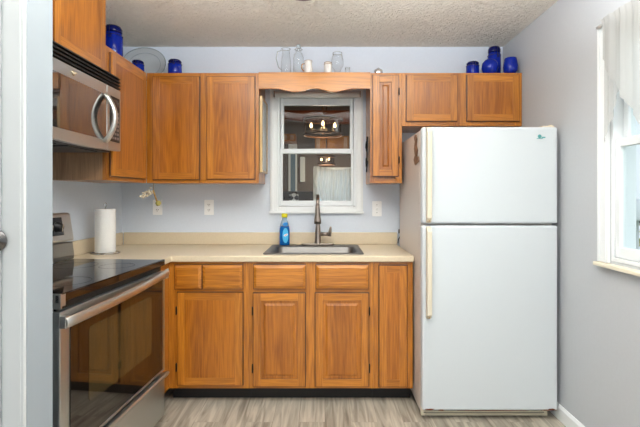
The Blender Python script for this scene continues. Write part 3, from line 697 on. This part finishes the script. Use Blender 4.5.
# oval clear platter leaning on the back wall
pf = empty('glass_platter', (-1.36, 3.19, TZ + .001)); tag(pf, 'large clear glass platter leaning on the wall behind the blue jars', 'platter')
po = MB()
po.lathe([(0, .004), (.7, .004), (.78, .010), (.97, .022), (1.0, .022), (1.0, .018), (.79, .005), (.7, -.001), (0, -.001)], n=56, caps=False)
po.v = [(v_[0] * .165, v_[1] * .132, v_[2]) for v_ in po.v]
o = po.build('plate', mat('pressed_glass', srgb(240, 243, 244), .15, Transmission_Weight=.6, IOR=1.12), pf); o.location = (0, .022, .131); o.rotation_euler = (math.radians(80), 0, 0)
e = MB().tube([(.165 * math.cos(2 * PI * i / 56), .132 * math.sin(2 * PI * i / 56), .021) for i in range(57)], .004, 8).tube([(.122 * math.cos(2 * PI * i / 56), .098 * math.sin(2 * PI * i / 56), .006) for i in range(57)], .0025, 6)
o = e.build('rim', mat('glass_rim', srgb(205, 212, 214), .08, Transmission_Weight=.6, IOR=1.3), pf); o.location = (0, .022, .131); o.rotation_euler = (math.radians(80), 0, 0)

GZ = 2.151; GY = 3.06
def gx(px, y=GY): return (px - 325) * y / F
rimm = mat('glass_edge', srgb(215, 222, 224), .06, Transmission_Weight=.5, IOR=1.3)
def ringm(r, z, t=.0022): return MB().tube([(r * math.cos(2 * PI * i / 24), r * math.sin(2 * PI * i / 24), z) for i in range(25)], t, 6)
# glass pitcher
o = MB().lathe([(.028, 0), (.036, .01), (.037, .10), (.030, .15), (.027, .185), (.031, .20), (.029, .20), (.025, .184), (.028, .15), (.034, .10), (.033, .012), (0, .006)], n=28).build('glass_pitcher', glass_m, None, 0, (gx(286), GY, GZ))
tag(o, 'clear glass pitcher with a loop handle, leftmost on the valance shelf', 'pitcher')
ringm(.031, .200).build('rim', rimm, o); MB().tube([(-.030, 0, .19), (-.062, 0, .18), (-.070, 0, .13), (-.055, 0, .07), (-.035, 0, .05)], .0035, 8).build('handle', rimm, o)
# tall decanter with stopper
o = MB().lathe([(.036, 0), (.038, .008), (.038, .13), (.034, .155), (.022, .172), (.020, .185), (.027, .196), (.025, .197), (.018, .185), (.019, .172), (.032, .153), (.036, .13), (.035, .01), (0, .006)], n=28).build('glass_decanter', glass_m, None, 0, (gx(298.5), GY, GZ))
tag(o, 'tall clear glass decanter with stopper between pitcher and white creamer', 'decanter')
ringm(.026, .196, .003).build('rim', rimm, o); MB().lathe([(.010, .198), (.018, .21), (.013, .228), (0, .232)], n=16).build('stopper', rimm, o)
# white creamer
o = MB().lathe([(.022, 0), (.028, .01), (.030, .05), (.026, .085), (.029, .103), (.027, .103), (.024, .085), (.028, .05), (.026, .012), (0, .006)], n=24).build('creamer', porcelain, None, 0, (gx(308.5), 3.03, GZ))
tag(o, 'white porcelain creamer with a gold-trimmed side handle on the valance shelf', 'creamer')
MB().tube([(-.026, 0, .085), (-.046, 0, .080), (-.047, 0, .05), (-.03, 0, .03)], .0035, 8).build('handle', gold, o); ringm(.028, .103, .0016).build('rim', gold, o)
o = MB().lathe([(.024, 0), (.029, .008), (.029, .083), (.026, .090), (.024, .088), (.026, .01), (0, .006)], n=24).build('sugar_bowl', porcelain, None, 0, (gx(328), 3.03, GZ))
tag(o, 'white porcelain cup with gold bands left of the clear tulip glass', 'cup')
ringm(.0295, .078, .0016).build('gold_band', gold, o); ringm(.0262, .090, .0022).build('rim', gold, o)
o = MB().lathe([(.030, 0), (.031, .003), (.006, .008), (.006, .03), (.022, .045), (.044, .09), (.046, .12), (.034, .18), (.032, .18), (.044, .12), (.042, .09), (.02, .048), (0, .035)], n=28).build('tulip_glass', glass_m, None, 0, (gx(337.5), 3.09, GZ))
tag(o, 'clear stemmed tulip glass, rightmost of the tall glassware on the valance shelf', 'glass'); ringm(.033, .18, .0024).build('rim', rimm, o)
o = MB().lathe([(.018, 0), (.02, .02), (.018, .045), (.016, .045), (.018, .02), (0, .004)], n=20).build('shot_glass', glass_m, None, 0, (gx(347.5, 3.0), 3.0, GZ))
tag(o, 'tiny clear shot glass right of the tulip glass', 'glass'); ringm(.017, .045, .0018).build('rim', rimm, o)
o = MB().lathe([(.026, 0), (.030, .006), (.030, .026), (.026, .030), (.0, .030)], n=20, sy=.6).build('metal_tin', chrome, None, 0, (gx(378.5, 2.98), 2.98, TZ + .0008))
tag(o, 'small shiny metal tin on top of the narrow wall cabinet', 'tin')
MB().lathe([(.006, .0305), (.009, .036), (.005, .042), (0, .042)], n=12).build('knob', chrome, o)

# narrow framed picture on the side of the double wall cabinet
pc = empty('framed_picture', (-.4545, 3.09, 1.72)); tag(pc, 'wooden framed picture hung on the cabinet side left of the sink window', 'picture')
MB().box(.0005, .020, -.135, -.12, -.26, .27).box(.0005, .020, .12, .135, -.26, .27).box(.0005, .020, -.12, .12, -.26, -.245).box(.0005, .020, -.12, .12, .255, .27).build('picture_frame', oak('pale_frame_wood', 2, srgb(214, 178, 120), srgb(170, 128, 72)), pc, .002)
MB().box(.001, .012, -.12, .12, -.245, .255).build('picture', noisy(mat('picture_print', srgb(216, 216, 210), .6), 14, .15), pc)
MB().box(.015, .017, -.12, .12, -.245, .255).build('glass', pane_m, pc)
# wrought iron ornament on the narrow cabinet's side
ir = empty('iron_ornament', (.311, 3.08, 1.60)); tag(ir, 'small black scrolled iron ornament hung on the narrow cabinet side', 'ornament')
im = MB()
sp = [(-.010, .055 * math.cos(t_) * (1 - t_ / 9), .055 * math.sin(t_) * (1 - t_ / 9)) for t_ in [i * .35 for i in range(22)]]
im.tube([(p[0], p[1], p[2] + .045) for p in sp], .005, 8); im.tube([(p[0], -p[1], -p[2] - .055) for p in sp], .005, 8)
im.tube([(-.008, -.03, .12), (-.006, 0, .02), (-.008, .03, -.13)], .005, 8)
im.build('scroll', mat('black_iron', srgb(32, 30, 30), .5, .6), ir)
MB().tube([(-.001, 0, .10), (-.012, 0, .10)], .003, 8).build('hook', black, ir)

# dried flower sprig hanging from the corner of the cabinets
sg = empty('hanging_sprig', (-1.195, 2.97, 1.385)); tag(sg, 'dried flower sprig hanging from the cabinet corner above an outlet', 'ornament')
MB().tube([(0, 0, -.001), (0, -.002, -.035), (.0, -.004, -.055)], .0018, 6).build('cord', mat('twine', srgb(150, 120, 70), .8), sg)
st = MB().tube([(.0, -.004, -.050), (-.03, -.006, -.066), (-.075, -.01, -.085)], .002, 6).tube([(0, -.004, -.05), (.010, -.004, -.085), (.024, -.004, -.125)], .0055, 6)
st.build('stem', mat('dry_stem', srgb(165, 130, 75), .8), sg)
fl = MB(); rd = random.Random(8)
for i in range(26):
    t_ = i / 25; c = (-.008 - .07 * t_ + rd.uniform(-.008, .008), rd.uniform(-.016, .008), -.052 - .036 * t_ + rd.uniform(-.022, .020)); r = rd.uniform(.008, .0125)
    fl.lathe([(0, -r * .6), (r, -r * .2), (r * .7, r * .5), (0, r * .3)], c, 7)
fl.build('petals', noisy(mat('cream_petals', srgb(238, 220, 196), .8), 200, .25), sg)
MB().lathe([(0, -.020), (.012, -.016), (.019, 0), (.014, .014), (.005, .018), (0, .018)], (.034, -.004, -.140), 16).build('seed_head', noisy(mat('olive_seed', srgb(168, 160, 88), .8), 150, .25), sg)

# ------------------------------------------------------------------ ceiling light
cl = empty('ceiling_light', (-.11, 2.09, ZC)); tag(cl, 'bronze-rimmed flush ceiling light, only its lower rim in view', 'ceiling light')
MB().lathe([(.0, -.0005), (.10, -.0005), (.105, -.02), (.09, -.03), (0, -.03)], n=32).build('canopy', mat('bronze', srgb(110, 62, 34), .35, .6), cl)
MB().lathe([(.085, -.031), (.12, -.05), (.125, -.10), (.10, -.118)], n=32, caps=False).build('shade', mat('frosted_shade', srgb(235, 225, 205), .5), cl)
MB().lathe([(.10, -.116), (.127, -.112), (.13, -.125), (.10, -.142), (.03, -.149), (0, -.149)], n=32).build('rim', mat('bronze_wood', srgb(120, 66, 38), .4), cl)

# ------------------------------------------------------------------ sheer curtain and rod at the right window
sheer = bpy.data.materials.new('sheer_white_cloth'); sheer.use_nodes = True
N = sheer.node_tree.nodes; L = sheer.node_tree.links; N.remove(N['Principled BSDF'])
df = N.new('ShaderNodeBsdfDiffuse'); df.inputs[0].default_value = (.78, .78, .77, 1); tl = N.new('ShaderNodeBsdfTranslucent'); tl.inputs[0].default_value = (.42, .42, .41, 1)
tr = N.new('ShaderNodeBsdfTransparent'); m1 = N.new('ShaderNodeMixShader'); m2 = N.new('ShaderNodeMixShader'); m1.inputs[0].default_value = .5; m2.inputs[0].default_value = .14
L.new(df.outputs[0], m1.inputs[1]); L.new(tl.outputs[0], m1.inputs[2]); L.new(m1.outputs[0], m2.inputs[1]); L.new(tr.outputs[0], m2.inputs[2]); L.new(m2.outputs[0], N['Material Output'].inputs[0])
rod_ = MB().tube([(XR - .03, .93, 2.118), (XR - .03, 2.09, 2.118)], .007, 12)
rod_.tube([(XR - .03, 2.085, 2.118), (XR - .017, 2.085, 2.118)], .006, 8).tube([(XR - .03, .94, 2.118), (XR - .017, .94, 2.118)], .006, 8)
tag(rod_.build('curtain_rod', white_trim), 'thin white curtain rod across the top of the right window', 'curtain rod')
def drape(name, label, ys, bottom, xoff, amp, freq, seed, parent=None):
    n_ = 90; mrows = 14; vs = []; fs = []; rd = random.Random(seed)
    for i in range(n_):
        y = ys[0] + (ys[1] - ys[0]) * i / (n_ - 1); zb = bottom(y)
        for j in range(mrows):
            t_ = j / (mrows - 1); z = 2.124 - t_ * (2.124 - zb)
            a = amp * (.35 + .65 * min(1, t_ * 3))
            x = XR - .030 - xoff - a * math.sin(freq * y + 1.2 * math.sin(5 * y)) - (.006 if j == 0 else 0) - .004 * math.sin(freq * 2.3 * y)
            vs.append((x, y, z))
    for i in range(n_ - 1):
        for j in range(mrows - 1): fs.append((i * mrows + j, (i + 1) * mrows + j, (i + 1) * mrows + j + 1, i * mrows + j + 1))
    mm = MB(); mm._add(vs, fs, 0, True); o = mm.build(name, sheer, parent)
    return tag(o, label, 'curtain')
drape('sheer_curtain', 'white sheer curtain panel narrowing down the left edge of the right window', (1.90, 2.03), lambda y: 1.50 + 2.2 * max(0, 2.05 - y), .004, .004, 95, 1)
drape('curtain_swag', 'white sheer swag with a slanting hem across the right window top', (.95, 2.005), lambda y: 2.07 - max(0, (2.066 - y)) ** .8 * 1.22 if y > 1.5 else 2.07 - (.566) ** .8 * 1.22 + (1.5 - y) * 1.2, .034, .008, 75, 2)

# outside the right window: pale railing, bushes and a white lamp
struct(MB().box(1.6, 9, -6, 9, -.4, -.3).build('ground', noisy(mat('lawn', srgb(150, 165, 110), .9), 6, .2)))
rl = empty('porch_railing', (2.6, 3.0, -.3)); tag(rl, 'grey porch railing outside the right window', 'railing')
MB().box(-.03, .03, -1.9, 1.9, 1.37, 1.41).build('top_rail', mat('grey_rail', srgb(110, 120, 115), .5), rl, .005)
for i in range(16): MB().box(-.015, .015, -1.88 + i * .25, -1.85 + i * .25, .0, 1.37).build('baluster', bpy.data.materials['grey_rail'], rl)
gl = empty('garden_lamp', (2.3, 3.14, -.3)); tag(gl, 'white dome-shaded lamp outside behind the lower right window pane', 'lamp')
MB().lathe([(.05, 0), (.05, .02), (.012, .03), (.012, 1.42), (0, 1.42)], n=16).build('lamp_post', white_trim, gl)
MB().lathe([(.13, 1.42), (.13, 1.44), (.10, 1.52), (.04, 1.57), (0, 1.58)], n=24).build('lamp_shade', white_trim, gl)
sh = MB(); rd = random.Random(3)
for i in range(260):
    c = (rd.uniform(-.3, .3), rd.uniform(-.6, .6), rd.uniform(.3, 1.35)); r = .06
    a = rd.uniform(0, 6.3); u = Vector((math.cos(a), math.sin(a), rd.uniform(-.5, .5))) * r; v_ = Vector((-math.sin(a), math.cos(a), rd.uniform(-1, 1))) * r * .6
    c = Vector(c); sh._add([c - u, c - v_, c + u, c + v_], [(0, 1, 2, 3)])
bs = empty('garden_bush', (3.4, 4.6, -.3)); tag(bs, 'yellow-green garden bush outside the right window', 'bush')
sh.build('foliage', noisy(mat('leaves', srgb(190, 190, 110), .8), 8, .3), bs); MB().tube([(0, 0, 0), (.02, 0, .8)], .03, 8).build('stem', mat('bark', srgb(90, 70, 50), .9), bs)

# ------------------------------------------------------------------ added room behind the sink window, standing in for its reflections
pw = noisy(mat('stand_in_wall', srgb(112, 98, 88), .8), 30, .04)
PY = 6.2; PZ = 2.72; PB = YB + .13
struct(MB().box(-1.45, 1.45, PB, PY + .1, -.08, 0).build('floor_stand_in', floor_m))
struct(MB().box(-1.45, 1.45, PB, PY + .1, PZ, PZ + .06).build('ceiling_stand_in', pw))
struct(MB().box(-1.55, -1.45, PB, PY + .1, 0, PZ).build('wall_stand_in_left', noisy(mat('stand_in_wall_left', srgb(165, 162, 164), .8), 30, .03)))
struct(MB().box(1.45, 1.55, PB, PY + .1, 0, PZ).build('wall_stand_in_right', pw))
QX0, QX1, QZ0, QZ1 = -.12, .36, .9, 1.66
b = MB(); b.box(-1.45, QX0, PY, PY + .1, 0, PZ); b.box(QX1, 1.45, PY, PY + .1, 0, PZ); b.box(QX0, QX1, PY, PY + .1, 0, QZ0); b.box(QX0, QX1, PY, PY + .1, QZ1, PZ)
struct(b.build('wall_stand_in_back', pw))
w3 = struct(empty('window_3', (.12, PY, .9)))
wbuild(MB().box(QX0 - .05, QX0, PY - .02, PY - .001, .86, 1.71).box(QX1, QX1 + .05, PY - .02, PY - .001, .86, 1.71).box(QX0, QX1, PY - .02, PY - .001, 1.66, 1.71).box(QX0, QX1, PY - .02, PY - .001, .86, .9), 'window_casing', white_trim, w3, 0, (.12, PY, .9))
wbuild(MB().box(.11, .13, PY + .02, PY + .04, .9, 1.66), 'muntin', white_trim, w3, 0, (.12, PY, .9))
wbuild(MB().box(QX0, QX1, PY + .045, PY + .05, .9, 1.66), 'pane', pane_m, w3, 0, (.12, PY, .9))
# curtain in the far room
vs = []; fs = []; n_ = 80; mr = 10
for i in range(n_):
    x = -.16 + .56 * i / (n_ - 1)
    for j in range(mr):
        t_ = j / (mr - 1); vs.append((x + .02 * math.sin(9 * t_) * t_, PY - .06 - .022 * math.sin(x * 95 + 2 * t_) * (1 - .3 * t_), 1.70 - .03 * math.sin(x * 8) - t_ * (.55 + .15 * math.sin(x * 9))))
for i in range(n_ - 1):
    for j in range(mr - 1): fs.append((i * mr + j, (i + 1) * mr + j, (i + 1) * mr + j + 1, i * mr + j + 1))
mm = MB(); mm._add(vs, fs, 0, True); lace = sheer.copy(); lace.name = 'lace'
for n__ in lace.node_tree.nodes:
    if n__.type == 'BSDF_TRANSLUCENT': n__.inputs[0].default_value = (.95, .95, .93, 1)
tag(mm.build('lace_curtain', lace), 'bright white gathered curtain standing in for a reflection in the lower sink window pane', 'curtain')
d2 = struct(empty('door_2', (-.45, PY, 0)))
wbuild(MB().box(-.53, -.50, PY - .03, PY - .001, 0, 2.05).box(-.43, -.405, PY - .03, PY - .001, 0, 2.05).box(-.50, -.43, PY - .03, PY - .001, 0, .95).box(-.50, -.43, PY - .03, PY - .001, 1.9, 2.05), 'door_frame', white_trim, d2, 0, (-.45, PY, 0))
wbuild(MB().box(-.50, -.43, PY - .02, PY - .012, .95, 1.9), 'pane', mat('bluish_pane', srgb(120, 145, 165), .1), d2, 0, (-.45, PY, 0))
o = MB().box(-.36, -.29, PY - .05, PY - .001, 1.50, 1.86).build('wall_shelf', white_trim, None, .003); tag(o, 'narrow white box mounted on the far wall, seen through the lower pane', 'wall box')
# wavy board added for the valance's reflection, wooden cupboards
beam = MB(); pb = [(-1.44, 2.30), (-1.44, 2.19)] + [(x / 20, 2.18 - .035 * math.sin(x / 20 * 3.2 + 1.0)) for x in range(-28, 29)] + [(1.44, 2.19), (1.44, 2.30)]
tag(beam.prism(pb, 5.0, 5.06, 'y').build('reflected_valance_board', noisy(mat('reflected_valance_wood', srgb(104, 48, 20), .7, spec=.2), 12, .2)), 'dark brown wavy board added for the valance reflected in the upper sink window pane', 'beam')
def cup(x0, x1, z0, z1, label):
    c = empty('cupboard', ((x0 + x1) / 2, PY - .15, z0)); tag(c, label, 'cupboard'); w_ = x1 - x0
    MB().box(-w_ / 2, w_ / 2, -.13, .149, 0, z1 - z0).build('cupboard_body', oak_v, c, .002)
    panel_door(w_ - .04, z1 - z0 - .04, 'flat', .05).build('door', [oak('cup_wood_' + str(int(x1*10)), 2, srgb(210, 170, 130), srgb(170, 125, 90)), oak_h, oak_v], c, .002, (-w_ / 2 + .02, -.131, .02))
cup(-.60, -.38, 2.0 - .08, 2.14, 'light wood wall cupboard low in the upper left of the sink window view') if False else None
cup(-.14, .33, 1.90, 2.13, 'light wood framed cupboard beneath the chandelier through the upper pane')
cup(-.60, -.41, 2.056, 2.16, 'small tan wood cupboard at the left of the upper pane view')
# chair with quilted cushion
ch = empty('patio_chair', (-.42, 5.6, 0)); tag(ch, 'dark chair with black and white lattice cushion through the lower left pane', 'chair')
dk = mat('dark_chair', srgb(48, 42, 42), .6)
MB().box(-.26, .26, -.25, .25, .42, .46).build('seat', dk, ch, .01)
MB().box(-.26, .26, .22, .26, .46, 1.36).build('backrest', dk, ch, .01)
for sx in (-.24, .22):
    for sy in (-.24, .22): MB().box(sx, sx + .03, sy, sy + .03, 0, .42).build('leg', dk, ch)
lt = noisy(mat('lattice_cloth', srgb(230, 230, 228), .8), 5, 0)
nt = lt.node_tree; tc = nt.nodes.new('ShaderNodeTexCoord'); mp = nt.nodes.new('ShaderNodeMapping'); mp.inputs['Rotation'].default_value = (0, PI / 4, 0)
ck = nt.nodes.new('ShaderNodeTexChecker'); ck.inputs['Scale'].default_value = 18; ck.inputs['Color1'].default_value = srgb(225, 228, 232); ck.inputs['Color2'].default_value = srgb(60, 62, 70)
nt.links.new(tc.outputs['Object'], mp.inputs[0]); nt.links.new(mp.outputs[0], ck.inputs['Vector']); nt.links.new(ck.outputs[0], nt.nodes['Principled BSDF'].inputs['Base Color'])
cu = MB().box(-.06, .06, -.03, .03, -.06, .06).build('lattice_cushion', lt, ch, .02, (0, .18, 1.27), 3)
# chandelier: glass drum with flame bulbs
bulb = mat('flame_bulb', srgb(255, 220, 170), .3); bp_ = bulb.node_tree.nodes['Principled BSDF']
bp_.inputs['Emission Color'].default_value = (1, .72, .38, 1); bp_.inputs['Emission Strength'].default_value = 14
brz = mat('dark_bronze', srgb(92, 58, 34), .4, .6)
def chand(loc, r, h, label, nb, drop, gr=None):
    c = empty('chandelier', loc); tag(c, label, 'chandelier')
    MB().tube([(0, 0, 0), (0, 0, drop)], .008, 8).lathe([(.06, drop - .0005), (.05, drop - .03), (.01, drop - .04)], n=20).build('stem', brz, c)
    f = MB()
    for z in (-h / 2, h / 2): f.tube([(r * math.cos(2 * PI * i / 36), r * math.sin(2 * PI * i / 36), z) for i in range(37)], .012, 8)
    for k_ in range(4):
        a = PI / 2 * k_ + .4; f.tube([(0, 0, h / 2), (r * math.cos(a), r * math.sin(a), h / 2)], .005, 6); f.tube([(r * math.cos(a), r * math.sin(a), -h / 2), (r * math.cos(a), r * math.sin(a), h / 2)], .005, 6)
        f.tube([(0, 0, -h / 4), (r * .65 * math.cos(a), r * .65 * math.sin(a), -h / 4)], .006, 6)
    f.tube([(0, 0, 0), (0, 0, -h * .45)], .01, 8)
    f.build('frame', brz, c)
    MB().lathe([(r - .006, -h / 2 + .008), (r - .006, h / 2 - .008)], n=36, caps=False).build('drum_glass', smoke_m, c)
    for k_ in range(nb):
        a = PI * 2 * k_ / nb + (PI if nb > 2 else 0); x, y = .62 * r * math.cos(a), .62 * r * math.sin(a)
        MB().lathe([(.010, -h * .3), (.010, -h * .02)], (x, y, 0), 10).build('candle_sleeve', brz, c)
        MB().lathe([(.006, -h * .02), (.015, h * .10), (.011, h * .22), (0, h * .34)], (x, y, 0), 12).build('bulb', bulb, c)
    l = bpy.data.lights.new('chandelier_glow', 'POINT'); l.energy = 6; l.color = (1, .8, .55); l.shadow_soft_size = .1
    lo = bpy.data.objects.new('chandelier_glow', l); C.objects.link(lo); lo.location = (0, 0, -h); lo.parent = c
chand((-.022, 4.6, 2.035), .205, .16, 'glass drum chandelier with glowing flame bulbs added behind the upper pane as its reflection', 4, PZ - 2.035)
chand((.02, 5.7, 1.77), .11, .10, 'small glowing lamp hanging lower and farther away, reflection stand-in behind the lower pane', 3, PZ - 1.77)
